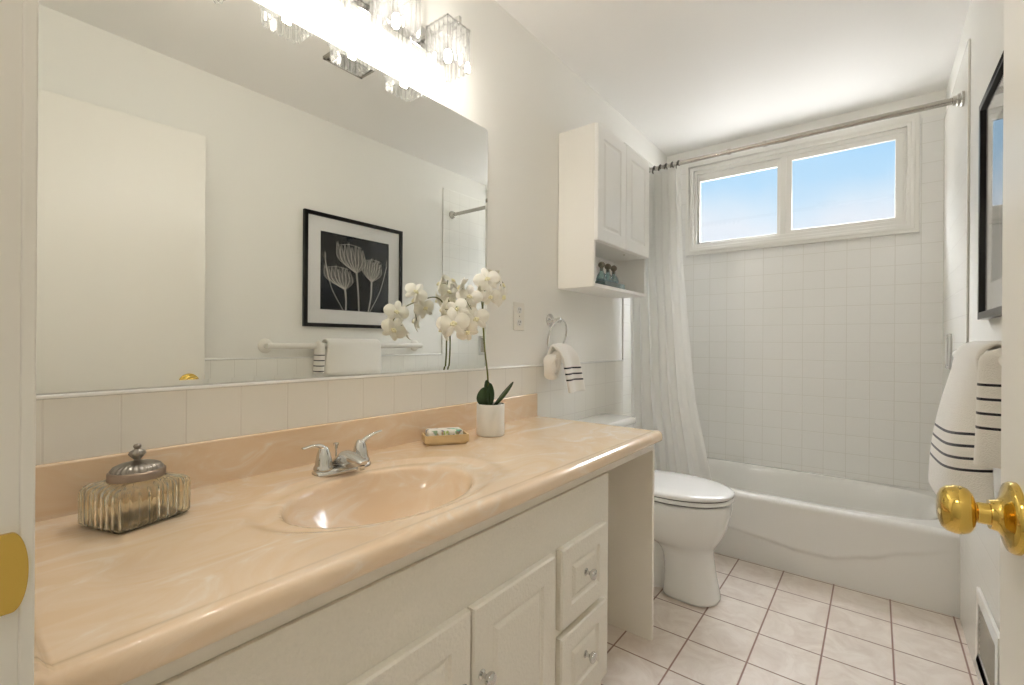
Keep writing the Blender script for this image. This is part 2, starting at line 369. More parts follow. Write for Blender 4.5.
# ------------------------------------------------------------------ window
wn = struct(bpy.data.objects.new('window_1', None)); C.objects.link(wn); wn.location = (.755, YF, 1.715)
bm = NB()
def casing(x0, x1, z0, z1, wd, yb, yf): frame_rect(bm, 'y', 0, x0, x1, z0, z1, wd, yb, yf)
casing(.140, 1.364, 1.716, 2.344, .052, YF-.004, YF-.026)
casing(.158, 1.346, 1.734, 2.326, .018, YF-.026, YF-.032)
obj('casing', bm, 'trim', wn, bevel=.003)
bm = NB(); casing(.187, 1.323, 1.767, 2.293, .024, YF+.05, YF-.010)
obj('frame', bm, 'trim', wn, bevel=.003)
bm = NB(); casing(.200, .722, 1.776, 2.276, .028, YF+.030, YF+.004); box(bm, .220, .71, YF+.006, YF+.028, 2.222, 2.255); obj('sash', bm, 'trim', wn, bevel=.003)
bm = NB(); casing(.738, 1.300, 1.776, 2.276, .036, YF+.018, YF-.004); obj('sash', bm, 'trim', wn, bevel=.003)
bm = NB(); box(bm, .709, .744, YF-.008, YF+.03, 1.785, 2.27); obj('mullion', bm, 'trim', wn, bevel=.003)
bm = NB(); box(bm, .226, .700, YF+.012, YF+.016, 1.800, 2.230); obj('pane', bm, 'pane', wn)
bm = NB(); box(bm, .768, 1.266, YF+.004, YF+.008, 1.810, 2.245); obj('pane', bm, 'pane', wn)

# ------------------------------------------------------------------ door leaf, open along the right wall
d0 = Vector((1.360, YN+.006, 0)); d1 = Vector((1.310, .839, 0))
dd = (d1-d0).normalized(); nn = Vector((-dd.y, dd.x, 0))   # toward -x
DL = (d1-d0).length
dr = struct(bpy.data.objects.new('door_1', None)); C.objects.link(dr); dr.location = d0
def slabdir(bm, o, ex, ey, a0, a1, b0, b1, z0, z1):
    v = [bm.verts.new(o+ex*a+ey*b+Vector((0, 0, z))) for a in (a0, a1) for b in (b0, b1) for z in (z0, z1)]
    for f in ((0, 1, 3, 2), (4, 6, 7, 5), (0, 4, 5, 1), (2, 3, 7, 6), (0, 2, 6, 4), (1, 5, 7, 3)): bm.faces.new([v[i] for i in f])
bm = NB(); slabdir(bm, d0, dd, nn, 0, DL, -.035, 0, .012, 2.069); obj('door_leaf', bm, 'door', dr, bevel=.002)
bm = NB(); kp = d0+dd*(DL-.062)+Vector((0, 0, .918))
lathe(bm, [(.0, 0), (.0405, .0), (.0405, .0045), (.0385, .0075), (.033, .0095), (.023, .012), (.018, .016), (.0165, .0225)], kp, nn, 48)
kb = obj('door_knob', bm, 'brass', dr, smooth=True); kb['label'] = 'polished brass round knob with rosette'
bm = NB(); lathe(bm, [(.0, .0226), (.0125, .0226), (.012, .033), (.015, .0355), (.022, .0370), (.0265, .041), (.0285, .047), (.0285, .053), (.0265, .060), (.022, .0645), (.015, .067), (.0, .068)], kp, nn, 48)
obj('knob_handle', bm, 'brass', kb, smooth=True)
bm = NB(); slabdir(bm, d1+Vector((0, 0, 0)), dd, nn, .0002, .0016, -.030, -.005, .885, .95); slabdir(bm, d1, dd, nn, .001, .010, -.024, -.012, .908, .926)
obj('latch', bm, 'brass', dr, bevel=.001)
for z in (.2, 1.03, 1.86):
    bm = NB(); tube(bm, [(1.366, YN+.004, z), (1.366, YN+.004, z+.09)], .006); obj('hinge', bm, 'brass', dr, smooth=True)

# ------------------------------------------------------------------ bathtub
tub = thing('bathtub', (W/2, YT, 0), 'white built-in bathtub with a curved relief on its front, under the window', 'bathtub')
RIM = .345
def tub_h(x, y):
    cx_, cy_, ax, ay = .75, (YT+.075+YF-.055)/2, .655, (YF-.055-YT-.075)/2
    r = (abs((x-cx_)/ax)**4+abs((y-cy_)/ay)**4)**.25
    if r >= 1.06: return RIM
    t = min(1, max(0, (1.06-r)/.34)); s = t*t*(3-2*t)
    return RIM-.30*s
def emb(x):
    pts = [(.0, .19), (.45, .165), (.59, .141), (.73, .126), (.90, .105), (1.02, .107), (1.17, .15), (1.29, .203), (1.469, .26)]
    for (a, za), (b, zb) in zip(pts, pts[1:]):
        if x <= b: 
            t = (x-a)/(b-a); t = t*t*(3-2*t)*.5+t*.5; return za+(zb-za)*t
    return .26
rows = []; nx = 150
for i in range(nx+1):
    x = .0006+(W-.0012)*i/nx
    row = []
    ze = emb(x); fade = min(1, max(0, (x-.02)/.2))*min(1, max(0, (W-.02-x)/.25))
    for k in range(46):
        z = .0+.318*k/45
        t = min(1, max(0, (z-ze)/.022)); t = t*t*(3-2*t)
        row.append((x, YT+.010-.010*t*fade-.000, z))
    rr = .026
    for k in range(1, 9):
        a = PI/2*k/8; row.append((x, YT+.010-.010*fade+rr*(1-math.cos(a)), .318+.027*math.sin(a)))
    y0 = YT+rr+.002
    for k in range(1, 81):
        y = y0+(YF-.005-y0)*k/80; row.append((x, y, tub_h(x, y)))
    rows.append(row)
bm = NB(); grid(bm, rows); obj('basin', bm, 'tub', tub, smooth=True, angle=80)
bm = NB(); lathe(bm, [(.0, .0), (.035, .0), (.035, .004), (.028, .008), (.0, .008)], (.3, 2.97, .046), (0, 0, 1), 24); obj('drain', bm, 'chrome', tub, smooth=True)

# ------------------------------------------------------------------ shower rod, rings, curtain
rod = thing('shower_rod', (W/2, 2.595, 2.108), 'brushed metal tension rod spanning the tub alcove in front of the window', 'curtain rod')
bm = NB(); tube(bm, [(.02, 2.597, 2.108), (.75, 2.597, 2.108)], .0115, 20); tube(bm, [(.745, 2.597, 2.108), (1.44, 2.597, 2.108)], .0135, 20)
for x in (.744, .58): tube(bm, [(x-.008, 2.597, 2.108), (x+.006, 2.597, 2.108)], .0155, 20)
obj('pole', bm, 'nickel', rod, smooth=True)
for s, x in ((1, .008), (-1, W-.008)):
    bm = NB(); lathe(bm, [(.0, 0), (.030, 0), (.030, .008), (.024, .012), (.024, .020), (.019, .024), (.019, .034), (.014, .036)], (x, 2.597, 2.108), (s, 0, 0), 32)
    obj('flange', bm, 'nickel', rod, smooth=True)
ct_th = NB(); rows = []; uvs = []
def edgeR(z):
    pts = [(2.12, .335), (1.571, .350), (1.186, .387), (.807, .426), (.387, .516), (.22, .56)]
    for (za, a), (zb, b) in zip(pts, pts[1:]):
        if z >= zb: t = (za-z)/(za-zb); return a+(b-a)*t
    return .56
NS = 150
for i in range(NS+1):
    s = i/NS; row = []
    for k in range(61):
        z = 2.085-(2.085-.22)*k/60; g = k/60
        xl = .035+.03*g; xr = edgeR(z); x = xl+(xr-xl)*s
        ph = s*2*PI*7+.5*math.sin(3*s*PI+g*1.3)
        amp = (.020-.008*g)*(1-.8*max(0, (s-.45)/.55)*min(1, g*2.2))
        y = 2.583+amp*math.sin(ph)+.010*math.sin(ph*.37+g*2)*g
        x += .010*math.sin(ph*2+.8)*(1-g*.6)*min(1, s*8)*min(1, (1-s)*8)
        if g > .5: y -= (g-.5)*.02
        row.append((x, y, z))
    rows.append(row)
grid(ct_th, rows); tag(obj('shower_curtain', ct_th, 'curtain', smooth=True, solid=.0016), 'white fabric shower curtain gathered at the left end of the rod beside the toilet', 'shower curtain')
for i in range(9):
    x = .045+i*.034
    bm = NB(); pts = [(x+.004*math.sin(a), 2.597+.019*math.cos(a), 2.100+.022*math.sin(a)) for a in [2*PI*k/20 for k in range(21)]]
    tube(bm, pts, .0038, 8, False)
    tag(obj('curtain_ring', bm, 'gunmetal', smooth=True), 'small dark metal ring holding the bunched white curtain on the rod', 'curtain ring', 'curtain rings bunched at the left end of the rod')

# ------------------------------------------------------------------ vanity cabinet
van = thing('vanity_cabinet', (.27, .72, 0), 'off-white vanity cabinet with doors and drawers below the peach sink counter', 'cabinet')
VX = .535
bm = NB(); box(bm, VX-.02, VX, YN+.004, 1.326, .09, .713); box(bm, .012, VX-.02, YN+.004, YN+.020, .0, .713); box(bm, .012, VX-.02, 1.310, 1.326, .0, .713); box(bm, .012, VX-.02, YN+.020, 1.310, .09, .106); box(bm, VX-.075, VX-.06, YN+.02, 1.310, 0, .09); obj('body', bm, 'cab', van, bevel=.002)
bm = NB(); box(bm, VX-.020, VX-.006, YN+.004, 1.716, .7135, .756); box(bm, .012, .03, 1.327, 1.698, .66, .756); obj('apron', bm, 'cabsmooth', van, bevel=.002)
bm = NB(); box(bm, .012, .532, 1.698, 1.716, .0, .713); obj('end_panel', bm, 'panel', van, bevel=.0015)
def raised(y0, y1, z0, z1, fx, th=.019, st=.055, par=None, name='door', facing=1, m='cab', arch=False):
    bm = NB()
    def R(i, d): return [(fx+d*facing, y0+i, z0+i), (fx+d*facing, y1-i, z0+i), (fx+d*facing, y1-i, z1-i), (fx+d*facing, y0+i, z1-i)]
    rings = [R(0, .0005), R(0, th-.004), R(.004, th), R(st, th), R(st+.005, th-.005), R(st+.012, th-.006), R(st+.022, th-.001), R(st+.026, th-.0005)]
    ring_loft(bm, rings)
    return obj(name, bm, m, par)
kl = []
def knob(y, z, par, x=VX+.0195):
    bm = NB(); lathe(bm, [(.0, 0), (.010, 0), (.010, .002), (.005, .005), (.0045, .013), (.009, .016), (.0135, .020), (.0150, .0245), (.0135, .0285), (.008, .031), (.0, .0315)], (x, y, z), (1, 0, 0), 24)
    k = obj('knob', bm, 'chrome', par, smooth=True); k['label'] = 'small round chrome knob'
d = raised(.692, .998, .10, .578, VX, par=van); knob(.716, .436, d)
d = raised(.380, .686, .10, .578, VX, par=van); knob(.662, .436, d)
d = raised(1.026, 1.280, .370, .578, VX, st=.048, par=van, name='drawer'); knob(1.150, .478, d)
d = raised(1.026, 1.280, .135, .348, VX, st=.048, par=van, name='drawer'); knob(1.150, .250, d)
d = raised(.100, .352, .370, .578, VX, st=.048, par=van, name='drawer'); knob(.226, .478, d)
d = raised(.100, .352, .135, .348, VX, st=.048, par=van, name='drawer'); knob(.226, .250, d)

# ------------------------------------------------------------------ countertop with integral basin and backsplash
SX, SY = .336, .644
def top_z(x, y):
    z = CT
    # shallow oval tray
    ro = math.hypot((x-.330)/.192, (y-.655)/.297)
    t = min(1, max(0, (1.02-ro)/.13)); z -= .0075*t*t*(3-2*t)
    rb = math.hypot((x-SX)/.156, (y-SY)/.222)
    if rb < 1.10:
        t = min(1, (1.10-rb)/.20); z -= .010*t*t
        if rb < 1.0: z -= .130*(1-rb**2.4)**.95
    # faint raised front lip
    t = min(1, max(0, (x-.540)/.012)); z += .002*t*t*(3-2*t)
    return z
prof = []   # x stations for the top
nx = 130
for i in range(nx+1): prof.append((.010+(.562-.010)*i/nx, None))
rl = .016
lip = []
for k in range(1, 11):
    a = PI*.5*k/10; lip.append((.562+rl*math.sin(a), CT+.002-rl+rl*math.cos(a)))
lip += [(.579, .768), (.577, .761), (.571, .7575), (.52, .7572)]
Y0, Y1 = YN+.001, 1.692
ny = 330; rows = []
def yend(y): return y
for j in range(ny+1):
    y = Y0+(Y1-Y0)*j/ny
    row = []
    # upturned small side ledge against the entry wall
    e = min(1, max(0, (Y0+.020-y)/.014)); el = .016*e*e*(3-2*e)
    r2 = max(0, (y-(Y1-.014))/.014); drop = .014*(1-math.sqrt(max(0, 1-r2*r2)))
    # rounded front corner at the far end
    cr_ = .028; pull = 0
    if y > Y1-cr_: q = (y-(Y1-cr_))/cr_; pull = cr_*(1-math.sqrt(max(0, 1-q*q)))
    for x, _ in prof:
        xx = x-(pull*((x-.010)/.552)**8)
        row.append((xx, y, top_z(x, y)+el-drop))
    for x, z in lip:
        row.append((x-pull, y, z+el*.6-(drop if z > CT-.02 else 0)))
    rows.append(row)
# far end skirt
last = rows[-1]; rows.append([(x, Y1, min(z, .760)) for x, _, z in last])
top = thing('countertop', (.29, .88, .757), 'glossy peach marbled countertop with molded oval sink and backsplash', 'countertop')
bm = NB(); grid(bm, rows); obj('slab', bm, 'marble', top, smooth=True, angle=60)
bm = NB(); box(bm, .0085, .022, Y0, 1.678, CT-.004, .891); obj('backsplash', bm, 'marble', top, bevel=.005, seg=3)
bm = NB(); lathe(bm, [(.0, 0), (.021, 0), (.021, .002), (.016, .004), (.014, .002), (.0, .002)], (SX, SY, top_z(SX, SY)), (0, 0, 1), 24); obj('drain', bm, 'chrome', top, smooth=True)

# ------------------------------------------------------------------ faucet
fa = thing('faucet', (.135, .665, CT), 'chrome two-handle faucet with lever handles behind the oval sink', 'faucet')
FX, FY, FZ = .128, .665, CT-.002
bm = NB()
def oval(hx, hy, z, n=40, e=.6):
    out = []
    for i in range(n):
        a = 2*PI*i/n; c, s = math.cos(a), math.sin(a)
        out.append((FX+hx*abs(c)**e*(1 if c >= 0 else -1), FY+hy*abs(s)**e*(1 if s >= 0 else -1), FZ+z))
    return out
ring_loft(bm, [oval(.028, .076, 0), oval(.028, .076, .007), oval(.026, .074, .010), oval(.022, .068, .013)])
obj('base_plate', bm, 'chrome', fa, smooth=True)
bm = NB()
# spout: broad body sweeping forward over the basin
rings = []
for i in range(17):
    t = i/16; x = FX-.020+.112*t
    zt = .012+.040*min(1, t/.30)**.6 if t < .30 else .052-.014*((t-.30)/.70)**1.6
    zb_ = .010 if t < .45 else .010+.016*((t-.45)/.55)**1.2
    wy = .030-.016*min(1, t*1.15); cz_ = (zt+zb_)/2; hz = max(.001, (zt-zb_)/2)
    if i == 0: wy *= .6
    if i == 16: wy *= .75; hz *= .7
    rings.append([(x, FY+wy*abs(math.cos(a))**.8*(1 if math.cos(a) > 0 else -1), FZ+cz_+hz*math.sin(a)) for a in [2*PI*k/28 for k in range(28)]])
ring_loft(bm, rings)
lathe(bm, [(.0, 0), (.0095, .0), (.0095, .010), (.0, .010)], (FX+.078, FY, FZ+.014), (0, 0, 1), 20)
obj('spout', bm, 'chrome', fa, smooth=True)
bm = NB(); tube(bm, [(FX-.030, FY, FZ+.010), (FX-.030, FY, FZ+.052)], .0025, 10); lathe(bm, [(.0, 0), (.004, 0), (.005, .006), (.0075, .011), (.007, .014), (.0, .015)], (FX-.030, FY, FZ+.050), (0, 0, 1), 16)
obj('pop_up_rod', bm, 'chrome', fa, smooth=True)
for s, nm in ((-1, 'l'), (1, 'r')):
    bm = NB(); yy = FY+s*.051
    lathe(bm, [(.0, 0), (.0235, 0), (.0235, .006), (.0215, .009), (.0205, .012), (.0195, .020), (.0165, .036), (.0125, .048), (.008, .055), (.0, .057)], (FX, yy, FZ+.012), (0, 0, 1), 28)
    dx = -.004 if s < 0 else .004
    if s < 0: q = bez([(FX, yy+.004, FZ+.052), (FX, yy-.006, FZ+.068), (FX-.002, yy-.026, FZ+.073), (FX-.004, yy-.052, FZ+.070)], 6)
    else: q = bez([(FX, yy-.004, FZ+.050), (FX+.004, yy+.010, FZ+.066), (FX+.008, yy+.030, FZ+.078), (FX+.010, yy+.056, FZ+.084)], 6)
    rings = []
    for i, p in enumerate(q):
        t = i/(len(q)-1); d = (q[min(i+1, len(q)-1)]-q[max(i-1, 0)]).normalized(); u = Vector((1, 0, 0)); v = d.cross(u).normalized()
        wx = .0085*(1-t)+.006*t; wz = .0075*(1-t)**1.5+.0022
        rings.append([p+u*wx*math.cos(2*PI*k/16)+v*wz*math.sin(2*PI*k/16) for k in range(16)])
    ring_loft(bm, rings); obj('handle', bm, 'chrome', fa, smooth=True)

# ------------------------------------------------------------------ mirror
bm = NB(); MY0, MY1, MZ0, MZ1, bv = YN+.004, 1.354, 1.016, 1.930, .012
def rrect(i, x, r=.016):
    out = []
    y0, y1, z0, z1 = MY0+i, MY1-i, MZ0+i, MZ1-i; r = max(.002, r-i)
    for cy, cz, a0 in ((y1-r, z1-r, 0), (y0+r, z1-r, PI/2), (y0+r, z0+r, PI), (y1-r, z0+r, 3*PI/2)):
        for k in range(6): a = a0+PI/2*k/5; out.append((x, cy+r*math.cos(a), cz+r*math.sin(a)))
    return out
ring_loft(bm, [rrect(0, .0005), rrect(0, .0042), rrect(bv, .0050)])
tag(obj('wall_mirror', bm, 'mirror'), 'large frameless glass mirror above the peach sink counter', 'mirror')

# ------------------------------------------------------------------ vanity light bar
vl = thing('vanity_light', (.0, .734, 2.08), 'chrome vanity light bar with square crystal prism shades above the mirror', 'light fixture')
bm = NB(); box(bm, .0005, .026, .36, 1.115, 2.060, 2.135); obj('back_plate', bm, 'chrome', vl, bevel=.004)
for k in range(4):
    yc = 1.040-.204*k; xc = .107; a = .050; z0, z1 = 1.974, 2.108
    bm = NB(); box(bm, .026, xc+a+.004, yc-.006, yc+.006, z1+.010, z1+.020); box(bm, xc-.02, xc+.02, yc-.02, yc+.02, z1+.004, z1+.010)
    box(bm, xc+a-.004, xc+a+.004, yc-.006, yc+.006, z1-.004, z1+.012)
    lathe(bm, [(.0, 0), (.017, 0), (.017, .035), (.0, .035)], (xc, yc, z1-.028), (0, 0, 1), 20)
    arm = obj('arm', bm, 'chrome', vl, bevel=.001)
    bm = NB(); frame_h = ((z1, z1+.003), )
    for za, zb in frame_h:
        for (x0, x1, y0, y1) in ((xc-a, xc+a, yc-a, yc-a+.003), (xc-a, xc+a, yc+a-.003, yc+a), (xc-a, xc-a+.003, yc-a, yc+a), (xc+a-.003, xc+a, yc-a, yc+a)): box(bm, x0, x1, y0, y1, za, zb)
    obj('shade_frame', bm, 'chrome', arm)
    bm = NB(); nr = 5
    for q in range(nr):
        o = -a+a/nr+2*a*q/nr
        for px, py, dx, dy in ((o, -a, 1, 0), (o, a, 1, 0), (-a, o, 0, 1), (a, o, 0, 1)):
            r = a/nr*.86; x, y = xc+px, yc+py
            # three-sided prism with point outward and faceted lower tip
            out = Vector((px if dx == 0 else 0, py if dy == 0 else 0, 0)).normalized(); tn = Vector((dx, dy, 0)); c0 = Vector((x, y, 0))
            tri = [c0+tn*r-out*.004, c0-tn*r-out*.004, c0-tn*r*.55+out*.005, c0+tn*r*.55+out*.005]
            rr = [[p+Vector((0, 0, z)) for p in tri] for z in (z1, z0+.008)]
            cen = c0
            rr.append([cen+(p-cen)*.35+Vector((0, 0, z0)) for p in tri])
            ring_loft(bm, rr)
    sh = obj('shade', bm, 'crystal', vl); sh['label'] = 'square shade of clear crystal prisms'
    bm = NB(); lathe(bm, [(.0, 0), (.006, .001), (.0095, .006), (.0105, .014), (.0105, .030), (.008, .036), (.0, .038)], (xc, yc, z0+.030), (0, 0, 1), 16)
    bb = obj('bulb', bm, 'bulb', sh, smooth=True)

# ------------------------------------------------------------------ wall outlet
ou = thing('wall_outlet', (0, 1.560, 1.165), 'white duplex outlet plate on the wall to the right of the mirror', 'outlet')
bm = NB(); box(bm, .0003, .006, 1.524, 1.598, 1.163, 1.281); obj('cover_plate', bm, 'white', ou, bevel=.003)
for zc in (1.196, 1.248):
    bm = NB(); ring_loft(bm, [[(x, 1.561+.016*math.cos(a), zc+.016*max(-.85, min(.85, math.sin(a)))) for a in [2*PI*k/24 for k in range(24)]] for x in (.006, .0078)]); rc = obj('receptacle', bm, 'porc', ou)
    bm = NB()
    for dy in (-.006, .006): box(bm, .0079, .0083, 1.561+dy-.0012, 1.561+dy+.0012, zc-.001, zc+.008)
    box(bm, .0079, .0083, 1.561-.002, 1.561+.002, zc-.010, zc-.006)
    obj('slot', bm, 'black', rc)
bm = NB(); lathe(bm, [(.0, 0), (.003, 0), (.002, .001), (.0, .0012)], (.006, 1.561, 1.222), (1, 0, 0), 10); obj('screw', bm, 'nickel', ou)

# ------------------------------------------------------------------ towel ring with hand towel
tr = thing('towel_ring', (0, 1.800, 1.215), 'round chrome towel ring on the wall between outlet and cabinet', 'towel ring')
bm = NB(); lathe(bm, [(.0, 0), (.030, 0), (.030, .004), (.024, .010), (.013, .014), (.009, .020), (.008, .042), (.012, .046), (.012, .058), (.006, .062), (.0, .062)], (.0004, 1.800, 1.215), (1, 0, 0), 32)
obj('mount', bm, 'chrome', tr, smooth=True)
RC = Vector((.052, 1.785, 1.142)); RR = .074
bm = NB(); tube(bm, [RC+Vector((.25*RR*math.sin(a), RR*math.cos(a)*.97, RR*math.sin(a))) for a in [2*PI*k/48 for k in range(49)]], .0042, 12, False)
obj('ring', bm, 'chrome', tr, smooth=True)
ht = thing('hand_towel', (.06, 1.81, .89), 'small white hand towel with three dark stripes hanging in the chrome ring', 'towel')
Mh = terry('hand_terry', [(.50, .016), (.62, .016), (.74, .016)], 0, 1)
rows = []; uvs = []
for i in range(17):
    s = i/16; row = []; u = []
    for k in range(31):
        t = k/30
        # drape: starts behind ring, over its lower bar, then down
        if t < .16:
            q = t/.16; z = 1.035+.075*math.sin(q*PI/2); x = .030+.030*q
        else:
            q = (t-.16)/.84; z = 1.110-.222*q; x = .060+.030*math.sin(min(1, q*3)*PI/2)+.022*q
        y = (1.730+.052*max(0, (t-.16)/.84)**.8)*(1-s)+(1.865+.058*t)*s
        x += .008*math.sin(s*PI*2.2+.6)*min(1, t*2)
        z -= .010*abs(s-.5)*2*math.exp(-((t-.16)/.1)**2)
        row.append((x, y, z)); u.append((s, (t-.16)/.84))
    rows.append(row); uvs.append(u)
bm = NB(); grid(bm, rows, uvs); o = obj('hanging_flap', bm, Mh, ht, smooth=True, solid=.012, sub=1)
# bunched roll on the near side of the ring
bm = NB(); rings = []
for k in range(70):
    t = k/69; a = 1.2-t*PI*3.6; sc = 1-.72*t
    c = Vector((.050+.010*t, 1.738+.036*math.cos(a)*sc, 1.012+.060*math.sin(a)*sc))
    d = Vector((.004, math.sin(a)*.030, -math.cos(a)*.056)).normalized(); u = Vector((1, 0, 0)); v = d.cross(u).normalized()
    r = .0155-.004*t+.002*math.sin(t*31); rr = []
    for j in range(16):
        b_ = 2*PI*j/16; q = c+(u*math.cos(b_)*2.0+v*math.sin(b_))*r
        q.x = max(q.x, .012); rr.append(q)
    rings.append(rr)
ring_loft(bm, rings); obj('gathered_roll', bm, 'terry', ht, smooth=True, sub=1)

# ------------------------------------------------------------------ wall cabinet with open niche
wc = thing('wall_cabinet', (0, 2.165, 1.366), 'white wall cabinet with two panelled doors and open niche above the toilet', 'cabinet')
cy0, cy1, cz0, cz1, cd = 1.866, 2.462, 1.366, 2.098, .190
bm = NB(); box(bm, .002, cd, cy0, cy0+.016, cz0, cz1); sdp = obj('side_panel', bm, 'wallcabside', wc, bevel=.001); sdp['label'] = 'cream coloured side panel'
bm = NB(); box(bm, .002, cd, cy1-.016, cy1, cz0, cz1); obj('side_panel', bm, 'wallcab', wc, bevel=.001)
bm = NB(); box(bm, .002, cd, cy0+.016, cy1-.016, cz0, cz0+.016); box(bm, .002, cd, cy0+.016, cy1-.016, 1.572, 1.588); box(bm, .002, cd, cy0+.016, cy1-.016, cz1-.016, cz1); box(bm, .002, .008, cy0+.016, cy1-.016, cz0+.016, cz1-.016)
obj('shelves_and_back', bm, 'wallcab', wc, bevel=.001)
ym = (cy0+cy1)/2
raised(cy0+.001, ym-.0015, 1.574, cz1-.002, cd, th=.018, st=.055, par=wc, m='wallcab')
raised(ym+.0015, cy1-.001, 1.574, cz1-.002, cd, th=.018, st=.055, par=wc, m='wallcab')
bm = NB(); lathe(bm, [(.0, 0), (.006, 0), (.005, .003), (.0, .003)], (.15, 2.27, 1.572), (0, 0, -1), 12); obj('cam_screw', bm, 'nickel', wc)
# tray and bottles in the niche
tz = cz0+.016
bm = NB(); box(bm, .085, .165, 2.030, 2.240, tz+.001, tz+.006)
ty = thing('bottle_tray', (.125, 2.145, tz), 'teal glass tray holding corked bottles in the cabinet niche', 'tray')
obj('tray_floor', bm, 'teal', ty, bevel=.001)
bm = NB(); frame_rect(bm, 'y', 0, 0, 0, 0, 0, 0, 0, 0) if False else None
for (x0, x1, y0, y1) in ((.085, .089, 2.03, 2.240), (.161, .165, 2.03, 2.240), (.089, .161, 2.03, 2.034), (.089, .161, 2.258, 2.240)): box(bm, x0, x1, y0, y1, tz+.006, tz+.030)
obj('tray_rim', bm, 'aqua', ty)
proto = None
BL = ['clear corked bottle in the niche tray, nearest the cream cabinet side', 'clear corked bottle in the middle of the three in the niche tray', 'clear corked bottle in the niche tray, farthest from the cream cabinet side']
for i, yb in enumerate((2.068, 2.135, 2.202)):
    if proto is None:
        proto = thing('corked_bottle', (.125, yb, tz+.006), BL[0], 'bottle', 'corked bottles in the cabinet niche')
        bm = NB(); lathe(bm, [(.0, .001), (.022, .001), (.026, .010), (.026, .040), (.020, .058), (.010, .072), (.0085, .084), (.010, .088)], (.125, yb, tz+.006), (0, 0, 1), 24, False); obj('glass_body', bm, 'aqua', proto, smooth=True)
        bm = NB(); lathe(bm, [(.0, 0), (.022, 0), (.0235, .010), (.0235, .034), (.0, .036)], (.125, yb, tz+.009), (0, 0, 1), 24); obj('salt_fill', bm, 'salt', proto, smooth=True)
        bm = NB(); sphere(bm, (.125, yb, tz+.006+.106), .0165, (1, 1, .95), 16); lathe(bm, [(.0, 0), (.0080, 0), (.0080, .020), (.0, .020)], (.125, yb, tz+.006+.078), (0, 0, 1), 12); obj('stopper', bm, 'cork', proto, smooth=True)
    else: dup(proto, (.125, yb, tz+.006), BL[i])

# ------------------------------------------------------------------ toilet
TY = 2.13
to = thing('toilet', (.35, TY, 0), 'white two-piece toilet with closed lid between vanity and tub', 'toilet')
def egg(xb, xf, hw, z, n=48, pw=.82, xc=None, zt=0.):
    xc = xc if xc is not None else (xb+xf)/2; out = []
    for i in range(n):
        a = 2*PI*i/n; c, s = math.cos(a), math.sin(a)
        rx = (xf-xc) if c >= 0 else (xc-xb); e = pw if c < 0 else 1.
        x = xc+rx*abs(c)**e*(1 if c >= 0 else -1)
        y = TY+hw*abs(s)**(e if c < 0 else .95)*(1 if s >= 0 else -1)
        out.append((x, y, z+zt*((x-xb)/(xf-xb))))
    return out
bm = NB()
ring_loft(bm, [egg(.435, .668, .108, 0, pw=.45, xc=.58), egg(.435, .667, .107, .012, pw=.45, xc=.58), egg(.44, .655, .098, .06, pw=.45, xc=.57), egg(.44, .642, .088, .14, pw=.45, xc=.56), egg(.43, .636, .086, .20, pw=.45, xc=.55),
               egg(.38, .640, .094, .225, xc=.52), egg(.28, .658, .128, .248, xc=.48), egg(.24, .678, .150, .285, xc=.48), egg(.22, .694, .166, .33, xc=.47), egg(.20, .705, .175, .38, xc=.46), egg(.19, .710, .179, .42, xc=.46), egg(.19, .708, .178, .432, xc=.46), egg(.20, .69, .165, .434, xc=.46)])
obj('bowl', bm, 'porc', to, smooth=True, sub=1)
bm = NB()
ring_loft(bm, [egg(.07, .44, .066, 0, pw=.4), egg(.07, .44, .066, .05, pw=.4), egg(.08, .44, .050, .08, pw=.4), egg(.08, .44, .052, .22, pw=.4), egg(.05, .42, .10, .34, pw=.4), egg(.03, .42, .13, .40, pw=.4), egg(.03, .40, .13, .428, pw=.4)])
obj('trapway', bm, 'porc', to, smooth=True)
bm = NB(); ring_loft(bm, [egg(.22, .712, .182, .4385, xc=.46), egg(.215, .716, .186, .442, xc=.46), egg(.215, .716, .186, .451, xc=.46), egg(.22, .712, .182, .4545, xc=.46)]); obj('seat', bm, 'porc', to, smooth=True, angle=70)
bm = NB(); ring_loft(bm, [egg(.215, .708, .180, .4590, xc=.46), egg(.215, .716, .186, .4625, xc=.46), egg(.215, .717, .187, .470, xc=.46), egg(.22, .712, .183, .476, xc=.46), egg(.24, .692, .165, .480, xc=.46), egg(.30, .62, .10, .483, xc=.46)]); obj('lid', bm, 'porc', to, smooth=True, angle=70)
bm = NB(); ring_loft(bm, [egg(.24, .706, .176, .4345, xc=.46), egg(.24, .706, .176, .4600, xc=.46)]); obj('seat_gap_shade', bm, 'black', to)  # black filler stands in for the shade between bowl, seat and lid
for s in (-1, 1):
    bm = NB(); box(bm, .205, .235, TY+s*.07-.018, TY+s*.07+.018, .434, .470); obj('lid_hinge', bm, 'porc', to, bevel=.004)
def rr2(x0, x1, y0, y1, z, r=.03):
    out = []
    for cx_, cy_, a0 in ((x1-r, y1-r, 0), (x0+r, y1-r, PI/2), (x0+r, y0+r, PI), (x1-r, y0+r, 3*PI/2)):
        for k in range(7): a = a0+PI/2*k/6; out.append((cx_+r*math.cos(a), cy_+r*math.sin(a), z))
    return out
bm = NB(); ring_loft(bm, [rr2(.03, .180, TY-.17, TY+.17, .425), rr2(.02, .19, TY-.18, TY+.18, .45), rr2(.015, .20, TY-.188, TY+.188, .695)]); obj('tank', bm, 'porc', to, smooth=True, angle=50)
bm = NB(); ring_loft(bm, [rr2(.015, .203, TY-.19, TY+.19, .6955), rr2(.010, .210, TY-.196, TY+.196, .700, .035), rr2(.010, .210, TY-.196, TY+.196, .722, .035), rr2(.016, .204, TY-.19, TY+.19, .729, .033), rr2(.03, .19, TY-.17, TY+.17, .731, .03)]); obj('tank_lid', bm, 'porc', to, smooth=True, angle=60)
